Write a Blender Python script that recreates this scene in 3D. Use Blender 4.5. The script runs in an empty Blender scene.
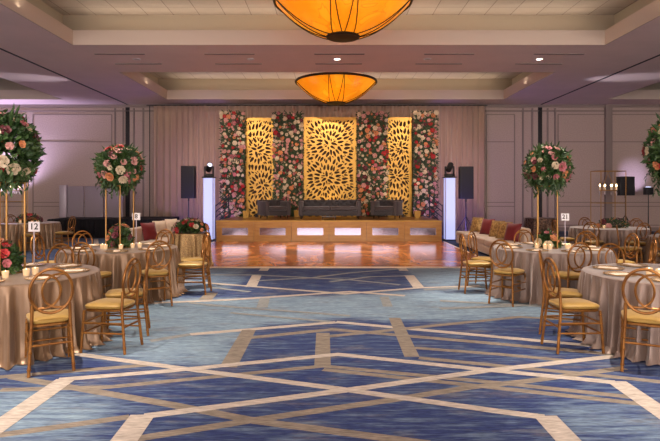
import bpy, math, random
from mathutils import Vector, Matrix
random.seed(7)
PI = math.pi
S = bpy.context.scene
COL = S.collection

# ------------------------------------------------------------------ camera
EYE = 1.62
cam_d = bpy.data.cameras.new('camera'); cam = bpy.data.objects.new('camera', cam_d); COL.objects.link(cam)
cam.location = (0, 0, EYE); cam.rotation_euler = (PI/2, 0, 0)
cam_d.sensor_width = 36; cam_d.lens = 540/660*36
cam_d.shift_x = 0.0015; cam_d.shift_y = -27.5/660
cam_d.clip_end = 200
S.camera = cam
# ------------------------------------------------------------------ world, exposure
w = bpy.data.worlds.new('world'); S.world = w; w.use_nodes = True
w.node_tree.nodes['Background'].inputs[0].default_value = (1.0, .86, .79, 1)
w.node_tree.nodes['Background'].inputs[1].default_value = 4.1  # added soft fill, enters where the hall's rear is left open
S.view_settings.view_transform = 'Standard'; S.view_settings.look = 'None'
S.view_settings.gamma = 1; S.view_settings.use_curve_mapping = False
S.view_settings.exposure = 0.5

def light(name, kind, loc, energy, color, target=None, size=.2, sizey=None, spot=60, blend=.6):
    d = bpy.data.lights.new(name, kind); d.energy = energy; d.color = color
    if kind == 'AREA':
        d.size = size
        if sizey: d.shape = 'RECTANGLE'; d.size_y = sizey
    else: d.shadow_soft_size = size
    if kind == 'SPOT': d.spot_size = math.radians(spot); d.spot_blend = blend
    o = bpy.data.objects.new(name, d); COL.objects.link(o); o.location = loc
    if target is not None:
        o.rotation_euler = (Vector(target)-Vector(loc)).to_track_quat('-Z', 'Y').to_euler()
    return o

CZ = 5.38      # soffit height
UZ = 6.30      # upper tray ceiling
CX = .25       # centre line of the hall
BACK = 23.0
TRAYS_Y = [(0.9, 5.75), (8.85, 13.7), (16.8, 21.65)]
WARM = (1, .80, .60)
# cove lamps hidden on the ledges of the three main trays
for (a, b) in TRAYS_Y:
    for y, ry in ((a-.22, 1), (b+.22, -1)):
        light('cove_lamp', 'AREA', (CX, y, CZ+.34), 34, WARM, (CX, y+ry*.9, UZ+.4), 13, .12)
    for x, rx in ((CX-6.75-.22, 1), (CX+6.75+.22, -1)):
        light('cove_lamp', 'AREA', (x, (a+b)/2, CZ+.34), 16, WARM, (x+rx*.9, (a+b)/2, UZ+.4), .12, 4.4)
# recessed downlights of the soffits
for y in (7.0, 14.9):
    for x in (-5.4, .25, 5.9):
        light('downlight_lamp', 'SPOT', (x, y+.25, CZ-.03), 620, (1, .86, .72), (x, y+.25, 0), .06, spot=95, blend=.9)
for x in (-3.4, 3.7):
    for y in (4.2, 8.9):
        light('downlight_lamp', 'SPOT', (x, y+.1, UZ-.05), 1250, (1, .86, .72), (x, y, 0), .06, spot=50, blend=.8)
# added warm fill on stage and drape, no real fittings at the soffit
for x in (-3.6, 0, 3.6):
    light('stage_fill_light', 'SPOT', (x, 15.2, CZ-.05), 560, (1, .78, .56), (x*1.05, 21.9, 2.5), .012, spot=47, blend=.8)

# ------------------------------------------------------------------ materials
def mat(name, col, rough=.6, metal=0, noise=None, spec=.5, emit=None, es=0, sheen=0, bump=None, coat=0):
    """noise = (second colour, scale, (sx,sy,sz), lo, hi)"""
    m = bpy.data.materials.new(name); m.use_nodes = True; nt = m.node_tree; b = nt.nodes['Principled BSDF']
    c4 = lambda c: (c[0], c[1], c[2], 1)
    b.inputs['Base Color'].default_value = c4(col); b.inputs['Roughness'].default_value = rough
    b.inputs['Metallic'].default_value = metal; b.inputs['Specular IOR Level'].default_value = spec
    if sheen: b.inputs['Sheen Weight'].default_value = sheen; b.inputs['Sheen Roughness'].default_value = .4
    if coat: b.inputs['Coat Weight'].default_value = coat; b.inputs['Coat Roughness'].default_value = .08
    if noise or bump:
        tc = nt.nodes.new('ShaderNodeTexCoord')
    if noise:
        mp = nt.nodes.new('ShaderNodeMapping'); mp.inputs['Scale'].default_value = noise[2]
        n = nt.nodes.new('ShaderNodeTexNoise'); n.inputs['Scale'].default_value = noise[1]; n.inputs['Detail'].default_value = 4
        mr = nt.nodes.new('ShaderNodeMapRange'); mr.inputs[1].default_value = noise[3]; mr.inputs[2].default_value = noise[4]
        mx = nt.nodes.new('ShaderNodeMix'); mx.data_type = 'RGBA'
        mx.inputs[6].default_value = c4(col); mx.inputs[7].default_value = c4(noise[0])
        nt.links.new(tc.outputs['Object'], mp.inputs[0]); nt.links.new(mp.outputs[0], n.inputs['Vector'])
        nt.links.new(n.outputs['Fac'], mr.inputs[0]); nt.links.new(mr.outputs[0], mx.inputs[0])
        nt.links.new(mx.outputs[2], b.inputs['Base Color'])
        if emit == 'same': nt.links.new(mx.outputs[2], b.inputs['Emission Color'])
    if bump:
        n2 = nt.nodes.new('ShaderNodeTexNoise'); n2.inputs['Scale'].default_value = bump[0]; n2.inputs['Detail'].default_value = 3
        bp = nt.nodes.new('ShaderNodeBump'); bp.inputs['Strength'].default_value = bump[1]; bp.inputs['Distance'].default_value = .01
        nt.links.new(tc.outputs['Object'], n2.inputs['Vector']); nt.links.new(n2.outputs['Fac'], bp.inputs['Height'])
        nt.links.new(bp.outputs[0], b.inputs['Normal'])
    if emit:
        if emit != 'same': b.inputs['Emission Color'].default_value = c4(emit)
        b.inputs['Emission Strength'].default_value = es
    return m

M = {}
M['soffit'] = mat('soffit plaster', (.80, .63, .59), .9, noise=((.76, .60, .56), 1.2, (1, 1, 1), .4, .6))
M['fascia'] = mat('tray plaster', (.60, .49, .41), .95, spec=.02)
M['wall'] = mat('woven wall cloth', (.54, .415, .36), .9, noise=((.47, .36, .315), 22, (1, 1, 1), .35, .65))
M['mould'] = mat('painted moulding', (.27, .21, .19), .6)
M['black'] = mat('black metal', (.012, .012, .014), .45)
M['blackcloth'] = mat('black cloth', (.006, .006, .009), .9)
M['grille'] = mat('speaker grille', (.014, .014, .017), .7, bump=(300, .6))
M['dark'] = mat('dark track', (.02, .017, .017), .7)
M['gold'] = mat('antique gold paint', (.32, .135, .024), .34, .5, noise=((.17, .06, .010), 9, (1, 1, 1), .35, .7))
M['bronze'] = mat('dark bronze', (.05, .028, .015), .45, .6)
M['goldbright'] = mat('gold leaf', (.46, .255, .04), .36, .45)
M['goldpole'] = mat('satin gold pole', (.42, .23, .07), .35, .7)
M['stagegold'] = mat('gilded laminate', (.44, .215, .05), .4, .25, noise=((.36, .165, .035), 3, (1, 1, 6), .35, .65), coat=.3)
M['holeshade'] = mat('painted hole shade', (.05, .026, .010), .9)  # dark colour plays the shade behind the pierced screens
M['mirror'] = mat('mirror', (.48, .44, .56), .13, 1)
M['cushion'] = mat('pale gold cushion', (.36, .22, .05), .42, .1, sheen=.2)
M['cloth'] = mat('champagne satin cloth', (.16, .093, .048), .36, .35, sheen=.25, noise=((.25, .155, .09), 3, (1, 1, .3), .35, .7))
M['mauvecloth'] = mat('dusty velvet cloth', (.18, .125, .10), .42, .2, sheen=.5, noise=((.28, .205, .17), 4, (1, 1, .3), .35, .7))
M['sequin'] = mat('gold sequin cloth', (.60, .40, .17), .28, .6, noise=((.30, .17, .07), 60, (1, 1, 1), .40, .6), bump=(90, .8))
M['brownsequin'] = mat('brown sequin cloth', (.16, .09, .055), .3, .5, noise=((.04, .02, .015), 20, (1, 1, 1), .42, .6), bump=(60, .8))
M['drape'] = mat('blush drape', (.46, .32, .24), .75, sheen=.3)
M['grey'] = mat('charcoal velvet', (.050, .042, .044), .6, sheen=.6)
M['greylight'] = mat('grey velvet', (.075, .06, .062), .6, sheen=.4)
M['lounge'] = mat('beige upholstery', (.50, .38, .29), .7, sheen=.3)
M['redpillow'] = mat('crimson velvet', (.17, .006, .010), .6, sheen=.5)
M['goldpillow'] = mat('gold brocade', (.55, .36, .13), .45, .3, noise=((.30, .18, .06), 14, (1, 1, 1), .45, .55))
M['creampillow'] = mat('cream cushion cloth', (.62, .50, .38), .7)
M['leaf'] = mat('leaf green', (.018, .052, .012), .5, noise=((.065, .125, .03), 7, (1, 1, 1), .4, .62))
M['darkleaf'] = mat('dark foliage', (.022, .045, .018), .6, noise=((.06, .10, .04), 9, (1, 1, 1), .4, .62))
M['stem'] = mat('dark stem', (.03, .03, .012), .8)
M['white'] = mat('white card', (.75, .72, .74), .6)
M['ink'] = mat('black ink', (.01, .01, .01), .6)
M['napkin'] = mat('ivory linen', (.70, .58, .47), .8)
M['plate'] = mat('clear charger with gold rim', (.60, .46, .31), .12, .2, coat=.5)
M['glass'] = mat('frosted votive glass', (.62, .42, .25), .2, emit=(1, .72, .38), es=.25)
M['flame'] = mat('flame', (1, .7, .3), .5, emit=(1, .75, .4), es=6)
M['wax'] = mat('ivory wax', (.8, .66, .48), .5)
M['crystal'] = mat('smoky crystal', (.55, .48, .50), .05, .3, coat=1)
M['tower'] = mat('lit stretch fabric', (.45, .5, .8), .7, emit=(.50, .55, 1.0), es=.62)
M['lens'] = mat('lit lens', (.9, .9, 1), .1, emit=(.60, .68, 1), es=1.2)
M['downlens'] = mat('lit lamp lens', (1, .9, .8), .3, emit=(1, .88, .75), es=9)
M['offlens'] = mat('unlit lamp lens', (.35, .30, .28), .4)
M['partition'] = mat('pale lilac board', (.30, .25, .29), .7)
M['partpost'] = mat('pale aluminium', (.50, .44, .50), .4, .3)
M['marbleedge'] = mat('cream marble edge', (.72, .56, .42), .3)
for n, c in dict(blush=(.56, .27, .24), peach=(.60, .23, .09), cream=(.62, .50, .34), red=(.40, .012, .014), wine=(.11, .01, .02), pink=(.46, .13, .15)).items():
    M['rose_'+n] = mat(n+' petals', c, .55, sheen=.2)

def alabaster():
    m = bpy.data.materials.new('lit amber alabaster'); m.use_nodes = True; nt = m.node_tree; b = nt.nodes['Principled BSDF']
    tc = nt.nodes.new('ShaderNodeTexCoord')
    n = nt.nodes.new('ShaderNodeTexNoise'); n.inputs['Scale'].default_value = .9; n.inputs['Detail'].default_value = 5; n.inputs['Distortion'].default_value = 1.2
    r = nt.nodes.new('ShaderNodeValToRGB'); e = r.color_ramp.elements
    e[0].position = .40; e[0].color = (.92, .25, .003, 1); e[1].position = .66; e[1].color = (1, .36, .012, 1)
    k = e.new(.50); k.color = (1.0, .30, .006, 1)
    k = e.new(.515); k.color = (.72, .20, .004, 1)
    k = e.new(.53); k.color = (1.0, .32, .008, 1)
    nt.links.new(tc.outputs['Object'], n.inputs['Vector']); nt.links.new(n.outputs['Fac'], r.inputs[0])
    nt.links.new(r.outputs[0], b.inputs['Base Color']); nt.links.new(r.outputs[0], b.inputs['Emission Color'])
    b.inputs['Emission Strength'].default_value = .46; b.inputs['Roughness'].default_value = .3
    return m
M['alabaster'] = alabaster()

def tiles():
    m = bpy.data.materials.new('ceiling tile'); m.use_nodes = True; nt = m.node_tree; b = nt.nodes['Principled BSDF']
    tc = nt.nodes.new('ShaderNodeTexCoord'); br = nt.nodes.new('ShaderNodeTexBrick')
    br.offset = 0; br.inputs['Scale'].default_value = 1
    br.inputs['Color1'].default_value = (.46, .40, .34, 1); br.inputs['Color2'].default_value = (.43, .375, .32, 1)
    br.inputs['Mortar'].default_value = (.24, .20, .17, 1); br.inputs['Mortar Size'].default_value = .012
    br.inputs['Brick Width'].default_value = .68; br.inputs['Row Height'].default_value = .68
    nt.links.new(tc.outputs['Object'], br.inputs['Vector']); nt.links.new(br.outputs[0], b.inputs['Base Color'])
    b.inputs['Roughness'].default_value = .9
    return m
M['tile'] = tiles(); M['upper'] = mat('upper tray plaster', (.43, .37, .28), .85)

def marble():
    m = bpy.data.materials.new('amber marble vinyl'); m.use_nodes = True; nt = m.node_tree; b = nt.nodes['Principled BSDF']
    tc = nt.nodes.new('ShaderNodeTexCoord'); mp = nt.nodes.new('ShaderNodeMapping'); mp.inputs['Rotation'].default_value = (0, 0, .5); mp.inputs['Scale'].default_value = (1, .6, 1)
    n = nt.nodes.new('ShaderNodeTexNoise'); n.inputs['Scale'].default_value = .8; n.inputs['Detail'].default_value = 7; n.inputs['Distortion'].default_value = 1.6; n.inputs['Roughness'].default_value = .6
    r = nt.nodes.new('ShaderNodeValToRGB'); e = r.color_ramp.elements
    e[0].position = .33; e[0].color = (.05, .010, .004, 1); e[1].position = .70; e[1].color = (.72, .42, .25, 1)
    k = e.new(.47); k.color = (.34, .07, .014, 1); k = e.new(.56); k.color = (.60, .20, .05, 1)
    nt.links.new(tc.outputs['Object'], mp.inputs[0]); nt.links.new(mp.outputs[0], n.inputs['Vector']); nt.links.new(n.outputs['Fac'], r.inputs[0]); nt.links.new(r.outputs[0], b.inputs['Base Color'])
    b.inputs['Roughness'].default_value = .2; b.inputs['Coat Weight'].default_value = 0; b.inputs['Specular IOR Level'].default_value = .3; b.inputs['Coat Roughness'].default_value = .05
    return m
M['marble'] = marble()

def carpet(name, ca, cb, attr=True):
    """woven carpet: streaky pile, tone attribute mixes navy to sky blue"""
    m = bpy.data.materials.new(name); m.use_nodes = True; nt = m.node_tree; b = nt.nodes['Principled BSDF']
    N = nt.nodes.new; L = nt.links.new
    tc = N('ShaderNodeTexCoord'); mp = N('ShaderNodeMapping'); mp.inputs['Scale'].default_value = (1.1, 9, 1)
    n = N('ShaderNodeTexNoise'); n.inputs['Scale'].default_value = 2.2; n.inputs['Detail'].default_value = 6; n.inputs['Roughness'].default_value = .65
    L(tc.outputs['Object'], mp.inputs[0]); L(mp.outputs[0], n.inputs['Vector'])
    mp2 = N('ShaderNodeMapping'); mp2.inputs['Scale'].default_value = (4, 40, 1)
    n2 = N('ShaderNodeTexNoise'); n2.inputs['Scale'].default_value = 3; n2.inputs['Detail'].default_value = 3
    L(tc.outputs['Object'], mp2.inputs[0]); L(mp2.outputs[0], n2.inputs['Vector'])
    mx = N('ShaderNodeMix'); mx.data_type = 'RGBA'
    mx.inputs[6].default_value = (*ca, 1); mx.inputs[7].default_value = (*cb, 1)
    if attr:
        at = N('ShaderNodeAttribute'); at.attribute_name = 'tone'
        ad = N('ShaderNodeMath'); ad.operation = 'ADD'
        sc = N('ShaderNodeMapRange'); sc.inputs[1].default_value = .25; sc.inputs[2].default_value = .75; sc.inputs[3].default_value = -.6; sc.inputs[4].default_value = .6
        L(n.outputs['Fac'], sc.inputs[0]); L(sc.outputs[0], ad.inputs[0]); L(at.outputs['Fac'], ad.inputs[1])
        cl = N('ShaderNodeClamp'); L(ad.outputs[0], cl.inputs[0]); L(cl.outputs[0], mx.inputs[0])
    else:
        sc = N('ShaderNodeMapRange'); sc.inputs[1].default_value = .3; sc.inputs[2].default_value = .7; L(n.outputs['Fac'], sc.inputs[0]); L(sc.outputs[0], mx.inputs[0])
    if attr:   # worn looking tan flecks of the pile design
        mp3 = N('ShaderNodeMapping'); mp3.inputs['Scale'].default_value = (.8, 2.6, 1); mp3.inputs['Location'].default_value = (3, 1, 0)
        n3 = N('ShaderNodeTexNoise'); n3.inputs['Scale'].default_value = 1.5; n3.inputs['Detail'].default_value = 8; n3.inputs['Roughness'].default_value = .7
        L(tc.outputs['Object'], mp3.inputs[0]); L(mp3.outputs[0], n3.inputs['Vector'])
        r3 = N('ShaderNodeMapRange'); r3.inputs[1].default_value = .54; r3.inputs[2].default_value = .68; r3.inputs[3].default_value = 0; r3.inputs[4].default_value = .6
        L(n3.outputs['Fac'], r3.inputs[0]); m3 = N('ShaderNodeMix'); m3.data_type = 'RGBA'; m3.inputs[7].default_value = (.22, .20, .19, 1)
        L(r3.outputs[0], m3.inputs[0]); L(mx.outputs[2], m3.inputs[6]); mx = m3
    # fine thread variation
    hs = N('ShaderNodeMix'); hs.data_type = 'RGBA'; hs.blend_type = 'MULTIPLY'; hs.inputs[0].default_value = .85
    rr = N('ShaderNodeMapRange'); rr.inputs[1].default_value = .3; rr.inputs[2].default_value = .7; rr.inputs[3].default_value = .5; rr.inputs[4].default_value = 1.35
    L(n2.outputs['Fac'], rr.inputs[0]); L(mx.outputs[2], hs.inputs[6]); L(rr.outputs[0], hs.inputs[7]); L(hs.outputs[2], b.inputs['Base Color'])
    b.inputs['Roughness'].default_value = .95; b.inputs['Specular IOR Level'].default_value = .15
    return m
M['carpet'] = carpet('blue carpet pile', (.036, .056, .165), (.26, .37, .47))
M['stripe_tan'] = carpet('tan carpet stripe', (.20, .175, .15), (.33, .285, .235), False)
M['stripe_faint'] = carpet('faint worn carpet stripe', (.24, .27, .29), (.34, .35, .34), False)
M['stripe_cream'] = carpet('cream carpet stripe', (.42, .37, .325), (.60, .54, .485), False)

# ------------------------------------------------------------------ mesh helpers
class B:
    def __init__(s): s.v = []; s.f = []; s.m = []; s.cur = 0
    def face(s, idx): s.f.append(idx); s.m.append(s.cur)
    def box(s, x0, x1, y0, y1, z0, z1):
        n = len(s.v); s.v += [(x, y, z) for z in (z0, z1) for y in (y0, y1) for x in (x0, x1)]
        for q in ((0, 2, 3, 1), (4, 5, 7, 6), (0, 1, 5, 4), (2, 6, 7, 3), (0, 4, 6, 2), (1, 3, 7, 5)): s.face([n+i for i in q])
        return s
    def quad(s, a, b, c, d): n = len(s.v); s.v += [a, b, c, d]; s.face([n, n+1, n+2, n+3]); return s
    def tube(s, pts, r, seg=8, close=False, rs=None):
        pts = [Vector(p) for p in pts]; n0 = len(s.v); N = len(pts); up = None
        for i, p in enumerate(pts):
            if close: t = pts[(i+1) % N]-pts[i-1]
            else: t = pts[min(i+1, N-1)]-pts[max(i-1, 0)]
            t.normalize()
            if up is None:
                up = Vector((0, 0, 1)) if abs(t.z) < .9 else Vector((0, 1, 0))
            a = t.cross(up); 
            if a.length < 1e-4: a = t.cross(Vector((1, 0, 0)))
            a.normalize(); b = a.cross(t).normalized(); up = b
            rr = rs[i] if rs else r
            for k in range(seg):
                th = 2*PI*k/seg; s.v.append(tuple(p+a*math.cos(th)*rr+b*math.sin(th)*rr))
        for i in range(N if close else N-1):
            j = (i+1) % N
            for k in range(seg):
                k2 = (k+1) % seg
                s.face([n0+i*seg+k, n0+i*seg+k2, n0+j*seg+k2, n0+j*seg+k])
        if not close:
            s.face([n0+k for k in range(seg)][::-1]); s.face([n0+(N-1)*seg+k for k in range(seg)])
        return s
    def lathe(s, prof, seg=24, c=(0, 0, 0), cap=True):
        n0 = len(s.v)
        for (r, z) in prof:
            for k in range(seg):
                th = 2*PI*k/seg; s.v.append((c[0]+r*math.cos(th), c[1]+r*math.sin(th), c[2]+z))
        for i in range(len(prof)-1):
            for k in range(seg):
                k2 = (k+1) % seg; s.face([n0+i*seg+k, n0+i*seg+k2, n0+(i+1)*seg+k2, n0+(i+1)*seg+k])
        if cap:
            s.face([n0+k for k in range(seg)][::-1]); s.face([n0+(len(prof)-1)*seg+k for k in range(seg)])
        return s
    def leaf(s, p, d, n, L, W):
        p = Vector(p); d = Vector(d).normalized(); n = Vector(n); a = d.cross(n)
        if a.length < 1e-3: a = d.cross(Vector((.3, .2, 1)))
        a.normalize(); nn = a.cross(d).normalized(); k = len(s.v)
        s.v += [tuple(p), tuple(p+d*L*.45+a*W*.5+nn*L*.10), tuple(p+d*L*.98-nn*L*.06), tuple(p+d*L*.45-a*W*.5+nn*L*.10), tuple(p+d*L*.5+nn*L*.0)]
        s.face([k, k+1, k+4]); s.face([k+1, k+2, k+4]); s.face([k+2, k+3, k+4]); s.face([k+3, k, k+4])
    def mesh(s, name, mats, smooth=True):
        me = bpy.data.meshes.new(name); me.from_pydata(s.v, [], s.f); me.update()
        for m_ in (mats if isinstance(mats, (list, tuple)) else [mats]): me.materials.append(m_)
        if any(s.m): me.polygons.foreach_set('material_index', s.m)
        if smooth:
            me.polygons.foreach_set('use_smooth', [True]*len(me.polygons))
            try: me.set_sharp_from_angle(angle=math.radians(38))
            except Exception: pass
        return me
    def obj(s, name, mats, parent=None, smooth=True, loc=None):
        return link(name, s.mesh(name, mats, smooth), parent, loc)
def link(name, me, parent=None, loc=None):
    o = bpy.data.objects.new(name, me); COL.objects.link(o)
    if parent: o.parent = parent
    if loc is not None: o.location = loc
    return o
def tag(o, label, cat, group=None):
    o['label'] = label; o['category'] = cat
    if group: o['group'] = group
    return o
def thing(name, label, cat, loc=(0, 0, 0), rz=0, group=None):
    o = bpy.data.objects.new(name, None); COL.objects.link(o); o.empty_display_size = .1
    o.location = loc; o.rotation_euler = (0, 0, rz); return tag(o, label, cat, group)
def struct(o): o['kind'] = 'structure'; return o
def dup(root, loc, rz, label, group=None):
    def cp(o, par):
        c = o.copy(); COL.objects.link(c)
        if par: c.parent = par
        for ch in list(KIDS.get(o.name, ())): cp(ch, c)
        return c
    KIDS.clear()
    for o in COL.objects:
        if o.parent: KIDS.setdefault(o.parent.name, []).append(o)
    r = cp(root, None); r.location = loc; r.rotation_euler = (0, 0, rz); r['label'] = label
    if group: r['group'] = group
    return r
KIDS = {}
def rbox(x0, x1, y0, y1, z0, z1, r=.03, seg=3):
    """box with rounded edges"""
    import bmesh
    bm = bmesh.new(); bmesh.ops.create_cube(bm, size=1)
    for v in bm.verts:
        v.co.x = x0 if v.co.x < 0 else x1; v.co.y = y0 if v.co.y < 0 else y1; v.co.z = z0 if v.co.z < 0 else z1
    bmesh.ops.bevel(bm, geom=list(bm.edges), offset=r, segments=seg, profile=.5, affect='EDGES')
    b = B(); b.v = [tuple(v.co) for v in bm.verts]; bm.verts.index_update(); b.f = [[v.index for v in f.verts] for f in bm.faces]; b.m = [0]*len(b.f); bm.free()
    return b
def merge(a, b):
    n = len(a.v); a.v += b.v; a.f += [[i+n for i in f] for f in b.f]; a.m += b.m; return a

# ------------------------------------------------------------------ floor with woven pattern
def F(px, py):
    """point of the carpet surveyed from the photograph (pinhole, eye height EYE)"""
    s = (py-193)/EYE
    return ((px-329)/s, 540/s)
X0, X1, Y0, Y1 = CX-17.5, CX+17.5, -7, BACK+.3
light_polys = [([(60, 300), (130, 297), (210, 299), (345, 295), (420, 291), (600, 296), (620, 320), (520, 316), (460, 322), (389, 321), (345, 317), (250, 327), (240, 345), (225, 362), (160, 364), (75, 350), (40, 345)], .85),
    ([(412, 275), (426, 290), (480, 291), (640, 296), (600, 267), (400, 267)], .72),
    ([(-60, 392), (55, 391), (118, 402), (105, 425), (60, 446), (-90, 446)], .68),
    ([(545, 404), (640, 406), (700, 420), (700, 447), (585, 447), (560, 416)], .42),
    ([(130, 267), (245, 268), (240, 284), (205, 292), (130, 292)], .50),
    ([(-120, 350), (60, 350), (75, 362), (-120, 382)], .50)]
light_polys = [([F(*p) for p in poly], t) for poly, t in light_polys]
def inside(poly, x, y):
    c = False; j = len(poly)-1
    for i in range(len(poly)):
        xi, yi = poly[i]; xj, yj = poly[j]
        if (yi > y) != (yj > y) and x < (xj-xi)*(y-yi)/(yj-yi)+xi: c = not c
        j = i
    return c
step = .16
nx = int((X1-X0)/step)+1; ny = int((Y1-Y0)/step)+1
tone = []
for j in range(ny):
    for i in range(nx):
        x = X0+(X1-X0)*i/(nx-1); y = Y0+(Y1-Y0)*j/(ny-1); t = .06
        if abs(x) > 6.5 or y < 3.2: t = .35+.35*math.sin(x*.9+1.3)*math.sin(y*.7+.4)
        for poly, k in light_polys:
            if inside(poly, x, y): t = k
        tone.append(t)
for _ in range(1):
    t2 = tone[:]
    for j in range(1, ny-1):
        for i in range(1, nx-1):
            k = j*nx+i; t2[k] = (tone[k]*2+tone[k-1]+tone[k+1]+tone[k-nx]+tone[k+nx])/6
    tone = t2
fb = B()
for j in range(ny):
    for i in range(nx): fb.v.append((X0+(X1-X0)*i/(nx-1), Y0+(Y1-Y0)*j/(ny-1), 0))
for j in range(ny-1):
    for i in range(nx-1):
        k = j*nx+i; fb.face([k, k+1, k+nx+1, k+nx])
NV = len(fb.v); lay = [0]
def stripe(pts, wid, tone_i, px=True):
    """mitred ribbon woven into the carpet"""
    if px: pts = [F(*p) for p in pts]
    lay[0] += 1; z = .0006+.00012*lay[0]; fb.cur = tone_i
    P = [Vector(p) for p in pts]; Lf = []; Rt = []
    for i, p in enumerate(P):
        d0 = (P[i]-P[i-1]).normalized() if i else (P[1]-P[0]).normalized()
        d1 = (P[i+1]-P[i]).normalized() if i < len(P)-1 else d0
        n0 = Vector((-d0.y, d0.x)); n1 = Vector((-d1.y, d1.x)); n = (n0+n1).normalized(); k = wid/2/max(.35, n.dot(n0))
        Lf.append(p+n*k); Rt.append(p-n*k)
    for i in range(len(P)-1):
        fb.quad((*Rt[i], z), (*Rt[i+1], z), (*Lf[i+1], z), (*Lf[i], z))
    fb.cur = 0
TAN, CRM, FNT = 1, 2, 3
for pts, wd, c in [
    ([(0, 390), (110, 387), (314, 367), (323, 366), (495, 382.5), (640, 398)], .085, TAN),
    ([(323, 369.5), (469, 385), (642, 404)], .085, TAN),
    ([(-40, 380), (0, 377), (160, 364)], .09, TAN),
    ([(12, 377), (170, 404.5), (255, 421), (335, 431.5), (430, 444)], .10, TAN),
    ([(-20, 438), (15, 433), (129, 417)], .09, TAN),
    ([(110, 444), (142, 438), (255, 420), (392, 400), (469, 387.5), (529, 381), (624, 368)], .095, TAN),
    ([(336, 322), (460, 333.5), (600, 346.5)], .11, CRM), ([(190, 334.5), (336, 322.3)], .11, CRM), ([(150, 341), (190, 334.5)], .11, FNT),
    ([(248, 338), (332, 329.5), (460, 340.6), (549, 348.6), (640, 357)], .11, TAN),
    ([(415, 348), (500, 354.5), (570, 361)], .09, TAN), ([(419, 358), (500, 366), (580, 373.5), (670, 383)], .09, TAN),
    ([(323, 337), (393, 330), (520, 317), (600, 322)], .10, TAN),
    ([(323, 333), (322.5, 366.5)], .155, TAN), ([(249, 330), (228, 367.5)], .165, TAN), ([(394.5, 318), (412, 357)], .15, TAN),
    ([(75, 354), (170, 367), (334, 388.3), (500, 411.8), (545, 417.5)], .095, CRM),
    ([(144, 416.5), (335, 392), (400, 383), (485, 371), (614, 356.5)], .10, CRM),
    ([(58, 380), (170, 371), (338, 354.5), (482, 369.6), (616, 382.8)], .10, CRM),
    ([(66, 379.5), (-12, 434)], .17, CRM), ([(616, 381.5), (675, 422)], .17, CRM),
    ([(545, 416), (573, 446)], .17, CRM), ([(143, 415), (119, 448)], .18, CRM),
    ([(257, 275), (251, 287)], .19, CRM), ([(409, 275.5), (419, 288)], .19, CRM),
    ([(266, 267.5), (263, 271)], .19, CRM), ([(401, 267.5), (404, 271)], .19, CRM),
    ([(180, 281), (251, 286.5), (345, 294), (419, 288), (480, 286)], .11, CRM),
    ([(100, 306.5), (136, 304), (230, 300), (350, 291.8), (405, 296)], .12, CRM),
    ([(190, 303), (230, 307), (350, 316)], .09, FNT), ([(230, 313), (330, 322)], .08, FNT),
    ([(130, 275), (255, 275), (350, 280), (400, 285)], .10, FNT), ([(257, 281), (311, 278), (350, 273), (400, 269)], .10, FNT),
    ([(330, 282), (370, 277), (405, 276)], .10, FNT), ([(212, 293), (205, 300)], .2, TAN),
    ([(205, 287), (250, 292)], .10, FNT), ([(424, 290), (480, 287), (560, 293)], .10, FNT),
    ([(440, 301), (549, 307)], .12, FNT), ([(440, 309), (540, 305)], .12, FNT), ([(265, 298), (262, 308)], .16, FNT), ([(384, 297), (388, 307)], .14, FNT)]:
    stripe(pts, wd, c)
for sx in (-1, 1):
    for (a, b, c) in [(5.2, 9.4, TAN), (6.0, 8.2, CRM)]:
        stripe([(sx*a, 4), (sx*b, 9), (sx*a, 14), (sx*b, 19)], .14, c, False)
        stripe([(sx*(a+5), 4), (sx*(b+4), 10), (sx*(a+5), 16), (sx*(b+5), 21)], .14, c, False)
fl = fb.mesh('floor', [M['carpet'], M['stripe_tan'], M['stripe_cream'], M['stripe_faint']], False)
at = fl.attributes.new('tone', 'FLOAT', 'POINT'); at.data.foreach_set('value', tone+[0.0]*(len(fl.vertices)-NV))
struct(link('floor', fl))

# ------------------------------------------------------------------ ceiling with trays
def tray_rects():
    out = []
    for (a, b) in TRAYS_Y:
        out.append((CX-6.75, CX+6.75, a, b)); out.append((CX-16.6, CX-10.95, a, b)); out.append((CX+10.95, CX+16.6, a, b))
    return out
rects = tray_rects()
xs = sorted({X0, X1} | {r[0] for r in rects} | {r[1] for r in rects}); ys = sorted({Y0, Y1} | {r[2] for r in rects} | {r[3] for r in rects})
cb = B()
for i in range(len(xs)-1):
    for j in range(len(ys)-1):
        mx_, my_ = (xs[i]+xs[i+1])/2, (ys[j]+ys[j+1])/2
        if any(r[0] < mx_ < r[1] and r[2] < my_ < r[3] for r in rects): continue
        cb.quad((xs[i], ys[j], CZ), (xs[i], ys[j+1], CZ), (xs[i+1], ys[j+1], CZ), (xs[i+1], ys[j], CZ))
RZ = CZ+.37; R = .5
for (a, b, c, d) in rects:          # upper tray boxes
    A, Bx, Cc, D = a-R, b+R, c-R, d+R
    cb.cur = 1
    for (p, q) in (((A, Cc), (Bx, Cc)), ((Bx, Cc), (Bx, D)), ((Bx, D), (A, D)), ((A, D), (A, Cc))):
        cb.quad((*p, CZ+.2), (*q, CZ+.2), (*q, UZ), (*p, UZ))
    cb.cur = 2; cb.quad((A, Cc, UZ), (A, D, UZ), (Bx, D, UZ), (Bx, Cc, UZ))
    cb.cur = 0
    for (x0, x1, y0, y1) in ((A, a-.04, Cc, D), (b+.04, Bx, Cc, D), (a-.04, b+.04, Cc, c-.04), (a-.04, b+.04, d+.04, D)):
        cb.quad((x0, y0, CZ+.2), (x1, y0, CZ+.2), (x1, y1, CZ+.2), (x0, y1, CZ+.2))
struct(cb.obj('ceiling', [M['soffit'], M['upper'], M['tile']], smooth=False))
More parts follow.
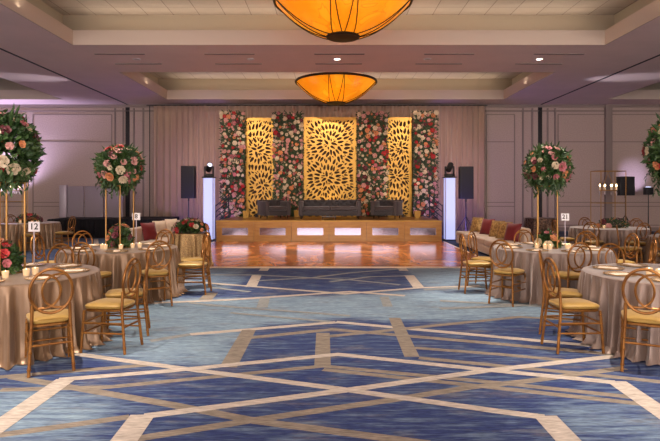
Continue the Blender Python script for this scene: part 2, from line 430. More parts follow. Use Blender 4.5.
# fascia rings round the trays
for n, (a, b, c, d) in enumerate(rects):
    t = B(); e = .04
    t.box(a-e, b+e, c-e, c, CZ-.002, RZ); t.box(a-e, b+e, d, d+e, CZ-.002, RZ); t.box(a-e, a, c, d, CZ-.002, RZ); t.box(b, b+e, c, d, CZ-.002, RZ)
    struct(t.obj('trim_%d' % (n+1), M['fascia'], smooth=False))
# roof slab above so nothing leaks in
struct(B().box(X0, X1, Y0, Y1, UZ+.02, UZ+.15).obj('trim_10', M['dark'], smooth=False))
# movable-wall tracks
for k, x in enumerate((-8.55, 9.0)):
    struct(B().box(x-.035, x+.035, Y0, BACK, CZ-.012, CZ+.005).obj('trim_%d' % (11+k), M['dark'], smooth=False))

# ------------------------------------------------------------------ walls
wb = B(); wb.box(X0, X1, BACK, BACK+.2, 0, CZ+.9)
wb.cur = 1
def mline(x0, x1, z0, z1, d=.03): wb.box(x0, x1, BACK-d, BACK+.01, z0, z1)
def panel(x0, x1, rails=(1.05, 1.22, 3.80)):
    """framed wall field with chair rail and a high rail"""
    top = 4.96; w_ = .035
    for x in (x0, x1): mline(x-w_/2, x+w_/2, .25, top)
    mline(x0, x1, top-w_/2, top+w_/2)
    for z in rails: mline(x0, x1, z-w_/2, z+w_/2)
    mline(x0, x1, .23, .27)
panel(-15.7, -12.9); panel(-12.6, -9.25); panel(6.7, 7.9); panel(9.75, 11.75); panel(12.0, 15.2); panel(15.5, 17.4)
for x in (-8.75, -9.1, -8.3, -7.9, 8.25, 8.65, 9.3, 9.62): mline(x-.03, x+.03, 0, CZ-.15, .06)
mline(X0, X1, CZ-.30, CZ-.24, .05); mline(X0, X1, CZ-.12, CZ, .09)
wb.box(11.72, 12.0, BACK-.14, BACK+.01, 0, CZ)
wb.cur = 2
for x in (-8.55, 9.0): wb.box(x-.10, x+.06, BACK-.05, BACK+.01, 0, CZ)
struct(wb.obj('wall_back', [M['wall'], M['mould'], M['dark']], smooth=False))
struct(B().box(X0-.2, X0, Y0, Y1, 0, CZ+.9).obj('wall_left', M['wall'], smooth=False))
struct(B().box(X1, X1+.2, Y0, Y1, 0, CZ+.9).obj('wall_right', M['wall'], smooth=False))
bb = B().box(X0, X1, BACK-.05, BACK+.005, 0, .16); struct(bb.obj('baseboard_back', M['mould'], smooth=False))

# ------------------------------------------------------------------ ceiling fittings
ORD = ['leftmost', 'second from the left', 'middle', 'fourth from the left', 'rightmost']
vm = B().box(-.68, .68, -.035, .035, -.012, .006)
vm2 = B().box(-.665, .665, -.02, .02, -.016, -.011)
vme = vm.mesh('vent_frame', M['mould'], False); vme2 = vm2.mesh('vent_slot', M['dark'], False)
for row, (y, nm) in enumerate(((14.6, 'nearer'), (15.7, 'farther'))):
    for i in range(5):
        t = thing('air_diffuser', 'thin linear air slot, %s in the %s row of the ceiling' % (ORD[i], nm), 'air vent', (CX+.03+2.97*(i-2)+(.06*(i-2)*-1*row), y, CZ), 0, 'linear air slots in the ceiling beam')
        link('frame', vme, t); link('slot', vme2, t)
dm = B().lathe([(.11, 0), (.11, -.012), (.085, -.014), (.08, .0)], 20).mesh('ring', M['white'])
dl = B().lathe([(.08, -.006), (.04, -.012), (.001, -.013)], 20).mesh('lens', M['downlens'])
do = B().lathe([(.08, -.006), (.04, -.012), (.001, -.013)], 20).mesh('lens', M['offlens'])
for x, on, lab in ((-5.4, 0, 'unlit round ceiling downlight at the far left of the beam'), (-2.2, 0, 'small unlit ceiling downlight left of the centre downlight'), (.23, 1, 'glowing round downlight in the beam above the hall centre'),
               (2.76, 0, 'small unlit ceiling downlight right of the centre downlight'), (5.9, 1, 'glowing round downlight at the right end of the ceiling beam')):
    t = thing('ceiling_downlight', lab, 'ceiling light', (x, 15.15, CZ), 0, 'downlights in the ceiling beam'); link('trim_ring', dm, t); link('lens', dl if on else do, t)
t = thing('ceiling_downlight', 'glowing downlight in the tiled ceiling of the near tray, right', 'ceiling light', (6.1, 12.95, UZ)); link('trim_ring', dm, t); link('lens', dl, t)

def chandelier(loc, label):
    t = thing('bowl_chandelier', label, 'chandelier', loc, 0, 'amber bowl chandeliers')
    Rr = 1.42; H = .76
    prof = []
    for i in range(15):
        a = i/14; r = .30+(Rr-.30)*a; z = H*((r/Rr)**2.1)
        prof.append((r, z))
    inner = [(max(.01, r-.02), z+.03) for r, z in prof[::-1]]
    B().lathe(prof+inner, 56, cap=False).obj('bowl', M['alabaster'], t)
    B().lathe([(Rr-.03, H-.02), (Rr+.03, H-.03), (Rr+.045, H+.01), (Rr+.03, H+.05), (Rr-.03, H+.05), (Rr-.03, H-.02)], 56, cap=False).obj('rim', M['bronze'], t)
    B().lathe([(.01, -.02), (.33, -.0), (.36, .03), (.34, .06), (.01, .06)], 32).obj('bottom_plate', M['bronze'], t)
    zf = lambda r: H*((r/Rr)**2.1)-.012
    for q in range(4):
        sb = B(); an = q*PI/2-PI/2
        def P(u, lat):
            r = .33+(Rr-.33)*u
            x, y = r, lat
            rr = math.hypot(x, y); k = r/rr
            x, y = x*k, y*k
            return (x*math.cos(an)-y*math.sin(an), x*math.sin(an)+y*math.cos(an), zf(r))
        for sgn in (-1, 1):
            sb.tube([P(u/8, sgn*.27) for u in range(9)], .011, 6)
            sb.tube([P(u/8, sgn*(.02+.22*u/8)) for u in range(9)], .011, 6)
        sb.obj('strap', M['bronze'], t)
    top = UZ-loc[2]
    for x in (-.27, 0, .27):
        B().tube([(x, 0, .06), (x, 0, top-.03)], .012, 6).obj('hanging_rod', M['bronze'], t)
    B().lathe([(.35, top-.03), (.35, top)], 24).obj('ceiling_canopy', M['bronze'], t)
    return t
chandelier((.29, 11.3, 4.86), 'large glowing amber bowl chandelier in the nearer ceiling tray')
chandelier((.25, 19.2, 4.79), 'smaller looking amber bowl chandelier hanging before the stage backdrop')
for y in (11.3, 19.2, 3.3):
    light('chandelier_lamp', 'POINT', (.27, y, 5.45), 60, (1, .66, .36), size=.25)

# ------------------------------------------------------------------ drape
def drape(x0, x1, y, z1, label):
    b = B(); N = int((x1-x0)/.028); prof = []
    for i in range(N+1):
        x = x0+(x1-x0)*i/N
        prof.append((x, .075*math.sin(x*26+1.5*math.sin(x*2.3))+.03*math.sin(x*11.3+2*math.sin(x*1.1))))
    zs = [0.01, z1*.3, z1*.65, z1*.93, z1]
    for z, k in zip(zs, (1.15, 1.1, .95, .7, .45)):
        for (x, d) in prof: b.v.append((x, y+d*k, z))
    for j in range(len(zs)-1):
        for i in range(N): n = j*(N+1)+i; b.face([n, n+1, n+N+2, n+N+1])
    o = b.obj('stage_drape', M['drape']); sm = o.modifiers.new('thick', 'SOLIDIFY'); sm.thickness = .006
    tag(o, label, 'curtain'); return o
t = thing('curtain_rail', 'dark rail along the top of the blush backdrop drape', 'rail', (0, 22.5, 0))
B().tube([(-7.6, 0, 5.27), (6.6, 0, 5.27)], .02).obj('rail', M['black'], t)
for x in (-7.5, -3.9, 3.9, 6.5): B().tube([(x, .09, 0), (x, .09, 5.27)], .02).obj('upright', M['black'], t)
drape(-7.3, 6.5, 22.5, 5.25, 'full height pleated blush drape hanging behind the stage')

# ------------------------------------------------------------------ dance floor and stage
t = thing('dance_floor', 'glossy amber marbled dance floor in front of the stage', 'dance floor', (0, 0, 0))
B().box(-3.72, 3.72, 11.72, 17.72, .004, .028).obj('surface', M['marble'], t, smooth=False)
B().box(-3.8, 3.8, 11.60, 11.72, .004, .024).obj('edge_strip', M['marbleedge'], t, smooth=False)
B().box(-3.80, -3.72, 11.72, 17.72, .004, .024).obj('edge_strip', M['marbleedge'], t, smooth=False)
B().box(3.72, 3.80, 11.72, 17.72, .004, .024).obj('edge_strip', M['marbleedge'], t, smooth=False)

SZ = .70; SX = 3.72; SY0, SY1 = 17.80, 21.05
t = thing('stage', 'low gold fronted stage with six mirrored panels', 'stage', (0, 0, 0))
B().box(-SX, SX, SY0+.03, SY1, SZ-.07, SZ).obj('deck', M['stagegold'], t, smooth=False)
B().box(-SX, -SX+.03, SY0+.06, SY1, 0, SZ-.07).obj('side_panel', M['stagegold'], t, smooth=False)
B().box(SX-.03, SX, SY0+.06, SY1, 0, SZ-.07).obj('side_panel', M['stagegold'], t, smooth=False)
pw = 2*SX/6
for i in range(6):
    x0 = -SX+i*pw; x1 = x0+pw; b = B()
    wx0, wx1, wz0, wz1 = x0+.19, x1-.19, .23, .47
    b.box(x0+.004, wx0, SY0, SY0+.05, 0, SZ-.02); b.box(wx1, x1-.004, SY0, SY0+.05, 0, SZ-.02)
    b.box(wx0, wx1, SY0, SY0+.05, 0, wz0); b.box(wx0, wx1, SY0, SY0+.05, wz1, SZ-.02)
    p = b.obj('front_panel', M['stagegold'], t, smooth=False)
    B().box(wx0, wx1, SY0+.03, SY0+.04, wz0, wz1).obj('mirror', M['mirror'], p, smooth=False)
B().box(-SX-.01, SX+.01, SY0-.015, SY0+.03, SZ-.02, SZ+.012).obj('edge_trim', M['goldbright'], t, smooth=False)

# pierced gold screens (laser-cut petal holes radiating from medallions)
def pierced(name, label, x0, x1, y, z0, z1, centres, seed, rz=0):
    rnd = random.Random(seed); W_, H_ = x1-x0, z1-z0; mx_ = (x0+x1)/2
    cu = bpy.data.curves.new(name, 'CURVE'); cu.dimensions = '2D'; cu.fill_mode = 'BOTH'; cu.extrude = .012
    def spl(pts):
        s = cu.splines.new('POLY'); s.points.add(len(pts)-1)
        for p, q in zip(s.points, pts): p.co = (q[0], q[1], 0, 1)
        s.use_cyclic_u = True
    spl([(-W_/2, 0), (W_/2, 0), (W_/2, H_), (-W_/2, H_)])
    kept = []
    def try_hole(cx, cy, ang, L, Wd):
        e = .035
        c_, s_ = math.cos(ang), math.sin(ang)
        for q in (-.5, 0, .5):
            if not (-W_/2+e+Wd/2 < cx+q*L*c_ < W_/2-e-Wd/2 and e+Wd/2 < cy+q*L*s_ < H_-e-Wd/2): return
        # capsule distance test by samples
        mine = [(cx+q*L*c_, cy+q*L*s_) for q in (-.36, -.18, 0, .18, .36)]
        for (px, py, po, pw_) in kept:
            if abs(px-cx)+abs(py-cy) > .62: continue
            for (ax, ay) in mine:
                for (bx, by) in po:
                    if (ax-bx)**2+(ay-by)**2 < ((Wd+pw_)/2*.92+.008)**2: return
        kept.append((cx, cy, mine, Wd))
        pts = []
        for k in range(14):
            th = 2*PI*k/14; u = math.cos(th)*L/2; v = math.sin(th)*Wd/2*(1-.35*math.cos(th))
            pts.append((cx+u*c_-v*s_, cy+u*s_+v*c_))
        spl(pts)
    for (cx, cy) in centres:
        for ring in range(9):
            r = .17+ring*.265; n = int(2*PI*r/.138)
            for k in range(n):
                a = 2*PI*(k+.5*(ring % 2))/n+.15*math.sin(ring*3)
                hx, hy = cx+r*math.cos(a), cy+r*math.sin(a)
                if min(centres, key=lambda c: (c[0]-hx)**2+(c[1]-hy)**2) != (cx, cy): continue
                try_hole(cx+r*math.cos(a), cy+r*math.sin(a), a+rnd.uniform(-.45, .45), rnd.uniform(.22, .27), rnd.uniform(.095, .11))
    for _ in range(22000):
        cx, cy = rnd.uniform(-W_/2, W_/2), rnd.uniform(0, H_)
        m_ = min(centres, key=lambda c: (c[0]-cx)**2+(c[1]-cy)**2)
        a = math.atan2(cy-m_[1], cx-m_[0])+rnd.uniform(-.45, .45)
        q = 1 if _ < 8000 else .72 if _ < 14000 else .5
        try_hole(cx, cy, a, rnd.uniform(.16, .27)*q, rnd.uniform(.075, .10)*q)
    tmp = bpy.data.objects.new('tmp', cu); COL.objects.link(tmp)
    me = bpy.data.meshes.new_from_object(tmp.evaluated_get(bpy.context.evaluated_depsgraph_get()))
    bpy.data.objects.remove(tmp)
    me.transform(Matrix.Rotation(PI/2, 4, 'X'))
    me.materials.clear(); me.materials.append(M['goldbright'])
    t = thing(name, label, 'screen', (mx_, y, z0), rz, 'pierced gold screens')
    link('pierced_sheet', me, t)
    B().box(-W_/2, W_/2, .10, .104, 0, H_).obj('shade_sheet', M['holeshade'], t, smooth=False)  # added dark sheet, stands in for shade seen through the holes
    fr = B(); e = .03
    for (a, b, c, d) in ((-W_/2-e, -W_/2, 0, H_), (W_/2, W_/2+e, 0, H_), (-W_/2-e, W_/2+e, H_, H_+e)): fr.box(a, b, -.025, .03, c, d)
    fr.box(-W_/2-e, W_/2+e, -.025, .03, -z0 if z0 > 0 else 0, .01)
    fr.obj('frame', M['goldbright'], t, smooth=False)
pierced('pierced_screen', 'wide pierced gold screen at the centre of the stage backdrop', -.98, 1.06, 21.45, .02, 4.60, [(0, 3.55), (-.1, 2.2), (.2, .9)], 1)
pierced('pierced_screen', 'narrow pierced gold screen on the left between two flower columns', -3.30, -2.22, 21.6, .02, 4.60, [(-.1, 3.3), (.1, 1.9), (0, .8)], 2)
pierced('pierced_screen', 'narrow pierced gold screen on the right between two flower columns', 2.32, 3.28, 21.6, .02, 4.62, [(.1, 3.4), (-.1, 2.3), (0, .9)], 3)

# roses
def rose_mesh(name, m, seed=0, n=3):
    rnd = random.Random(seed); b = B()
    b.lathe([(.004, -.01), (.22, .05), (.27, .25), (.20, .42), (.05, .47)], 8)
    for ring in range(n):
        k = 4+ring; R0 = .22+.13*ring; hgt = .46-.10*ring; tilt = .18+.28*ring
        for i in range(k):
            a = 2*PI*(i+.5*ring)/k+rnd.uniform(-.15, .15); w_ = 1.25*2*PI/k; n0 = len(b.v)
            for u in range(3):
                for v in range(4):
                    aa = a+(v-1.5)/3*w_; rr = R0*(.55+.45*u)+tilt*.12*u*u*(.6 if v in (0, 3) else 1); zz = hgt*(.0+.5*u)-.02-(.10*u if v in (0, 3) else 0)
                    b.v.append((rr*math.cos(aa), rr*math.sin(aa), zz))
            for u in range(2):
                for v in range(3): q = n0+u*4+v; b.face([q, q+1, q+5, q+4])
    me = b.mesh(name, m); me.transform(Matrix.Scale(1/1.35, 4)); return me
ROSE = {k: rose_mesh('rose', M['rose_'+k], i) for i, k in enumerate(('blush', 'peach', 'cream', 'red', 'wine', 'pink'))}
def put_rose(parent, kind, loc, nrm, d, name='rose'):
    o = link(name, ROSE[kind], parent, loc); o.rotation_euler = Vector(nrm).to_track_quat('Z', 'Y').to_euler(); o.scale = (d, d, d); return o

# flower columns
def flower_column(label, x0, x1, y, z0, z1, seed):
    rnd = random.Random(seed); W_ = x1-x0; mx_ = (x0+x1)/2; H_ = z1-z0
    t = thing('flower_column', label, 'flower wall', (mx_, y, z0), 0, 'flower columns of the stage backdrop')
    B().box(-W_/2+.08, W_/2-.08, -.06, .12, 0, H_-.05).obj('backing_board', M['darkleaf'], t, smooth=False)
    lf = B()
    for _ in range(int(W_*H_*620)):
        x = rnd.uniform(-W_/2, W_/2); z = rnd.uniform(.02, H_); p = (x*.96, -.06-rnd.uniform(0, .10), z)
        d = (rnd.uniform(-1, 1)+x/W_*1.2, rnd.uniform(-.7, -.05), rnd.uniform(-1, 1))
        lf.leaf(p, d, (rnd.uniform(-.5, .5), -1, rnd.uniform(-.5, .8)), rnd.uniform(.08, .16), rnd.uniform(.03, .06))
    o = lf.obj('foliage', M['darkleaf'], t, smooth=False); o['kind'] = 'stuff'
    pts = []; tries = 0
    while len(pts) < int(W_*H_*42) and tries < 20000:
        tries += 1; x = rnd.uniform(-W_/2+.03, W_/2-.03); z = rnd.uniform(.05, H_-.03)
        d = rnd.choice((.065, .075, .09, .10, .13))
        if all((x-a)**2+(z-c)**2 > ((d+e)*.56)**2 for a, c, e, _ in pts): pts.append((x, z, d, rnd.random()))
    # only the ones above the stage can be seen; the largest hundred are parts
    vis = sorted([p for p in pts if p[1] > SZ-z0], key=lambda p: -p[2]); hid = [p for p in pts if p[1] <= SZ-z0]
    cl = lambda u, z: 'red' if u < .14 else 'cream' if u < .54 else 'blush' if u < .78 else 'pink' if u < .82 else 'peach' if u < .94 else 'wine'
    for (x, z, d, u) in vis[:100]:
        put_rose(t, cl(u, z), (x, -.15-rnd.uniform(0, .05), z), (rnd.uniform(-.5, .5), -1, rnd.uniform(-.3, .5)), d, 'blossom')
    rest = vis[100:]+hid
    if rest:
        b = B(); mats = [M['rose_cream'], M['rose_blush'], M['rose_red'], M['rose_peach']]
        for (x, z, d, u) in rest:
            me = ROSE['cream']; rot = Vector((rnd.uniform(-.5, .5), -1, rnd.uniform(-.3, .5))).to_track_quat('Z', 'Y').to_matrix(); n = len(b.v); c = Vector((x, -.13, z))
            b.v += [tuple(c+rot@(v.co*d)) for v in me.vertices]; b.cur = 0 if u < .4 else 1 if u < .7 else 2 if u < .85 else 3
            for f in me.polygons: b.face([n+i for i in f.vertices])
        o = b.obj('blossoms', mats, t); o['kind'] = 'stuff'
    return t
flower_column('outer left column of roses and foliage at the stage backdrop', -4.26, -3.32, 21.35, .0, 4.82, 11)
flower_column('inner left column of roses and foliage beside the wide gold screen', -2.20, -1.02, 21.35, .0, 4.78, 12)
flower_column('inner right column of roses and foliage beside the wide gold screen', 1.10, 2.33, 21.35, .0, 4.78, 13)
flower_column('outer right column of roses and foliage at the stage backdrop', 3.32, 4.26, 21.35, .0, 4.82, 14)

# warm uplights at the foot of the gold screens
def small_uplight(x, y, z, label, tgt, e, col):
    t = thing('stage_uplight', label, 'light', (x, y, z), 0, 'small stage uplights')
    B().box(-.07, .07, -.05, .05, 0, .03).obj('base', M['black'], t, smooth=False)
    B().lathe([(.05, .03), (.055, .10), (.05, .13)], 14).obj('can', M['black'], t)
    light('uplight_lamp', 'SPOT', (x, y, z+.16), e, col, tgt, .04, spot=100, blend=.8)
small_uplight(-.05, 20.72, SZ, 'small black can light hidden behind the long tufted sofa', (0, 21.5, 3.0), 38, (1, .70, .30))
small_uplight(-2.75, 20.55, SZ, 'small black can light behind the left armchair', (-2.7, 21.6, 3.2), 16, (1, .66, .28))
small_uplight(2.8, 20.55, SZ, 'small black can light behind the right armchair', (2.8, 21.6, 3.2), 45, (1, .72, .34))

# ------------------------------------------------------------------ stage furniture
def tufted(name, label, cat, loc, rz, W_, group=None):
    t = thing(name, label, cat, loc, rz, group); D_ = .82; H_ = .66; aw = .15
    rbox(-W_/2+.02, W_/2-.02, -D_/2+.02, D_/2-.02, .12, .30, .02).obj('base', M['grey'], t)
    n = max(1, round((W_-2*aw)/.85)); cw = (W_-2*aw)/n
    for i in range(n): rbox(-W_/2+aw+i*cw+.004, -W_/2+aw+(i+1)*cw-.004, -D_/2-.01, D_/2-.16, .305, .44, .035).obj('seat_cushion', M['greylight'], t)
    for s_ in (-1, 1): rbox(min(s_*(W_/2-aw), s_*W_/2), max(s_*(W_/2-aw), s_*W_/2), -D_/2, D_/2-.14, .12, H_-.03, .03).obj('arm', M['greylight'], t)
    # tufted back: grid of padded diamonds
    b = B(); x0, x1 = -W_/2+.01, W_/2-.01; nx_ = int(W_/.045); nz_ = 10; z0, z1 = .30, H_
    for j in range(nz_+1):
        for i in range(nx_+1):
            x = x0+(x1-x0)*i/nx_; z = z0+(z1-z0)*j/nz_
            d = .055*abs(math.sin(PI*(x/.26+z/.18)))*abs(math.sin(PI*(x/.26-z/.18)))
            b.v.append((x, D_/2-.15-d, z))
    for j in range(nz_):
        for i in range(nx_): q = j*(nx_+1)+i; b.face([q, q+1, q+nx_+2, q+nx_+1])
    merge(b, rbox(x0, x1, D_/2-.155, D_/2, .12, H_+.01, .02)); b.obj('tufted_back', M['grey'], t)
    for sx in (-1, 1):
        for sy in (-1, 1): B().lathe([(.018, 0), (.03, .13)], 10, (sx*(W_/2-.10), sy*(D_/2-.10), 0)).obj('leg', M['bronze'], t)
    return t
tufted('tufted_sofa', 'long low charcoal tufted sofa at the centre of the stage', 'sofa', (.03, 19.3, SZ+.001), 0, 2.2)
tufted('tufted_armchair', 'charcoal tufted armchair left of the sofa on the stage', 'armchair', (-1.98, 19.45, SZ+.001), math.radians(28), .98, 'tufted armchairs on the stage')
tufted('tufted_armchair', 'charcoal tufted armchair right of the sofa on the stage', 'armchair', (2.08, 19.45, SZ+.001), math.radians(-22), .98, 'tufted armchairs on the stage')
t = thing('coffee_table', 'tiny low dark coffee table before the tufted sofa on stage', 'table', (.0, 18.35, SZ+.001))
rbox(-.25, .25, -.14, .14, .09, .12, .01).obj('tabletop', M['grey'], t)
for sx in (-1, 1):
    for sy in (-1, 1): B().box(sx*.22-.012, sx*.22+.012, sy*.11-.012, sy*.11+.012, 0, .09).obj('leg', M['bronze'], t, smooth=False)
for x, y, lab in ((-3.05, 19.9, 'small gold box planter at the left end of the stage'), (3.25, 19.9, 'small gold box planter at the right end of the stage'), (-1.22, 20.6, 'small gold box planter between the left armchair and sofa')):
    o = B(); o.lathe([(.13, 0), (.16, .26), (.14, .26), (.13, .22), (.01, .22)], 4).obj('box_planter', M['goldbright'], None, False, (x, y, SZ+.001)); o = COL.objects[-1]; o.rotation_euler = (0, 0, PI/4)
    tag(o, lab, 'planter', 'gold planters on the stage')
# low blossom bunches standing in front of the columns' feet
# stair rails at both stage ends
for s_, nm in ((-1, 'left'), (1, 'right')):
    t = thing('stage_handrail', 'black stepped handrail at the %s end of the stage' % nm, 'handrail', (s_*4.05, 20.6, 0), 0, 'black stage handrails')
    for k in range(4):
        B().tube([(-.22*s_, 0, 1.55-k*.22), (.28*s_, 0, 1.12-k*.22)], .018).obj('rail', M['black'], t)
    for x, z in ((-.22, 1.6), (.28, 1.18)): B().tube([(x*s_, 0, 0), (x*s_, 0, z)], .02).obj('post', M['black'], t)

# ------------------------------------------------------------------ light towers, moving heads, speakers
def tower(x, y, lab):
    t = thing('light_tower', lab, 'light tower', (x, y, 0), 0, 'glowing towers beside the stage')
    rbox(-.24, .24, -.24, .24, 0, .03, .01).obj('base_plate', M['black'], t)
    B().box(-.155, .155, -.155, .155, .035, 2.13).obj('fabric_sleeve', M['tower'], t, smooth=False)
    b = B()
    for sx in (-1, 1):
        for sy in (-1, 1): b.tube([(sx*.168, sy*.168, .03), (sx*.168, sy*.168, 2.14)], .016, 8)
    b.obj('corner_tubes', M['partpost'], t)
    rbox(-.21, .21, -.21, .21, 2.14, 2.18, .01).obj('top_plate', M['black'], t)
tower(-4.13, 18.6, 'glowing white light tower left of the stage'); tower(4.15, 18.6, 'glowing white light tower right of the stage')
def moving_head(loc, rz, pitch, lab, lit, group='moving head lights'):
    t = thing('moving_head_light', lab, 'stage light', loc, rz, group)
    rbox(-.15, .15, -.15, .15, .0, .10, .02).obj('base', M['black'], t)
    for s_ in (-1, 1): rbox(s_*.14-.022, s_*.14+.022, -.06, .06, .09, .36, .015).obj('yoke_arm', M['black'], t)
    h = B(); h.lathe([(.05, -.17), (.09, -.15), (.105, 0), (.095, .15), (.10, .19), (.085, .19), (.08, .17), (.01, .17)], 18)
    ho = h.obj('head', M['black'], t, loc=(0, 0, .31)); ho.rotation_euler = (0, pitch, PI/2)
    l = B().lathe([(.078, .172), (.05, .185), (.001, .188)], 18); l.obj('lens', M['lens'] if lit else M['grille'], ho)
    return t
moving_head((-4.13, 18.6, 2.181), .4, -1.0, 'black moving head light on the left tower', True)
moving_head((4.15, 18.6, 2.181), -.5, .9, 'black moving head light on the right tower', False)
# their beams splash on the side ceilings
light('moving_head_beam', 'SPOT', (-4.5, 18.55, 2.7), 650, (.90, .85, 1), (-9.9, 17.6, CZ), .02, spot=16, blend=.9)
light('moving_head_beam', 'SPOT', (4.5, 18.55, 2.7), 650, (.90, .85, 1), (9.7, 17.6, CZ), .02, spot=16, blend=.9)
# the two towers glow on the drape
for s_ in (-1, 1): light('tower_glow', 'AREA', (s_*4.5, 19.2, .35), 34, (.42, .25, 1), (s_*5.2, 22.5, 2.0), .5, .3)

def speaker(x, y, z, w_, h, lab, pole=True):
    t = thing('loudspeaker', lab, 'speaker', (x, y, z), 0, 'black loudspeakers')
    rbox(-w_/2, w_/2, -.16, .16, 0, h, .02).obj('cabinet', M['black'], t)
    rbox(-w_/2+.03, w_/2-.03, -.172, -.158, .03, h-.03, .005, 1).obj('grille', M['grille'], t)
def spkstand(x, y, z, lab):
    t = thing('speaker_stand', lab, 'stand', (x, y, 0), 0, 'tripod speaker stands')
    B().tube([(0, 0, .1), (0, 0, z-.01)], .02).obj('pole', M['black'], t)
    B().tube([(0, 0, z-.10), (0, 0, z-.001)], .03).obj('collar', M['black'], t)
    for k in range(3):
        a = 2*PI*k/3+.4; B().tube([(.0, 0, .75), (.5*math.cos(a), .5*math.sin(a), .015)], .014).obj('leg', M['black'], t)
speaker(-5.2, 20.0, 1.42, .50, 1.2, 'tall black loudspeaker left of the left light tower'); spkstand(-5.2, 20.0, 1.42, 'black stand under the loudspeaker left of the stage')
speaker(5.07, 20.0, 1.40, .50, 1.2, 'tall black loudspeaker right of the right light tower'); spkstand(5.07, 20.0, 1.40, 'black stand under the loudspeaker right of the stage')
speaker(11.75, 21.4, 1.52, .58, .75, 'black loudspeaker on a stand behind the far right table'); spkstand(11.75, 21.4, 1.52, 'black stand under the loudspeaker behind the far right table')

# purple-white wall washers in the side bays
def washer(x, y, z, lab, e, tgt, spot):
    t = thing('wall_washer', lab, 'light', (x, y, z), 0, 'wall washer lights')
    rbox(-.15, .15, -.12, .12, 0, .30, .02).obj('housing', M['black'], t)
    B().lathe([(.10, .30), (.10, .325), (.02, .33)], 14).obj('lens', M['lens'], t)
    light('washer_lamp', 'SPOT', (x, y, z+.40), e, (.66, .58, 1), tgt, .05, spot=spot, blend=.7)
    if z > .3:
        s_ = thing('light_stand', 'black stand under the '+lab, 'stand', (x, y, 0))
        B().tube([(0, 0, .05), (0, 0, z-.002)], .02).obj('pole', M['black'], s_)
        B().lathe([(.22, 0), (.22, .03), (.02, .05)], 20).obj('base', M['black'], s_)
washer(-13.9, 21.9, 1.2, 'wall washer light at the far left wall', 650, (-13.7, 23.0, 3.4), 120)
washer(12.95, 21.9, 1.55, 'wall washer light at the far right wall', 45, (12.95, 23.0, 2.3), 70)

# ------------------------------------------------------------------ riser and partition at left rear
t = thing('skirted_riser', 'low platform with a black pleated skirt behind the left tables', 'platform', (0, 0, 0))
B().box(-10.1, -6.0, 19.4, 21.6, .62, .68).obj('deck', M['blackcloth'], t, smooth=False)
b = B(); N = 260; path = [(-10.1, 21.6), (-10.1, 19.4), (-6.0, 19.4), (-6.0, 21.6)]
pts = []
for (a, c) in zip(path[:-1], path[1:]):
    n = int(math.dist(a, c)/.03)
    for i in range(n): pts.append((a[0]+(c[0]-a[0])*i/n, a[1]+(c[1]-a[1])*i/n))
for z in (.005, .66):
    for i, (x, y) in enumerate(pts): k = .02*math.sin(i*1.1); b.v.append((x+k, y+k, z))
for i in range(len(pts)-1): b.face([i, i+1, len(pts)+i+1, len(pts)+i])
b.obj('skirt', M['blackcloth'], t)
t = thing('partition_screen', 'pale lilac folding partition standing on the black skirted platform', 'partition', (-9.05, 20.9, .681))
for i, (x0, x1) in enumerate(((-1.28, -.62), (-.40, .32), (.36, 1.08))):
    if i == 0: rbox(-1.35, -1.08, -.10, .10, 0, 1.24, .02).obj('end_post', M['partpost'], t)
    else: rbox(x0, x1, -.03, .03, .0, 1.2, .01).obj('board', M['partition'], t)
rbox(-1.06, -.44, -.03, .03, 0, 1.2, .01).obj('board', M['partition'], t)

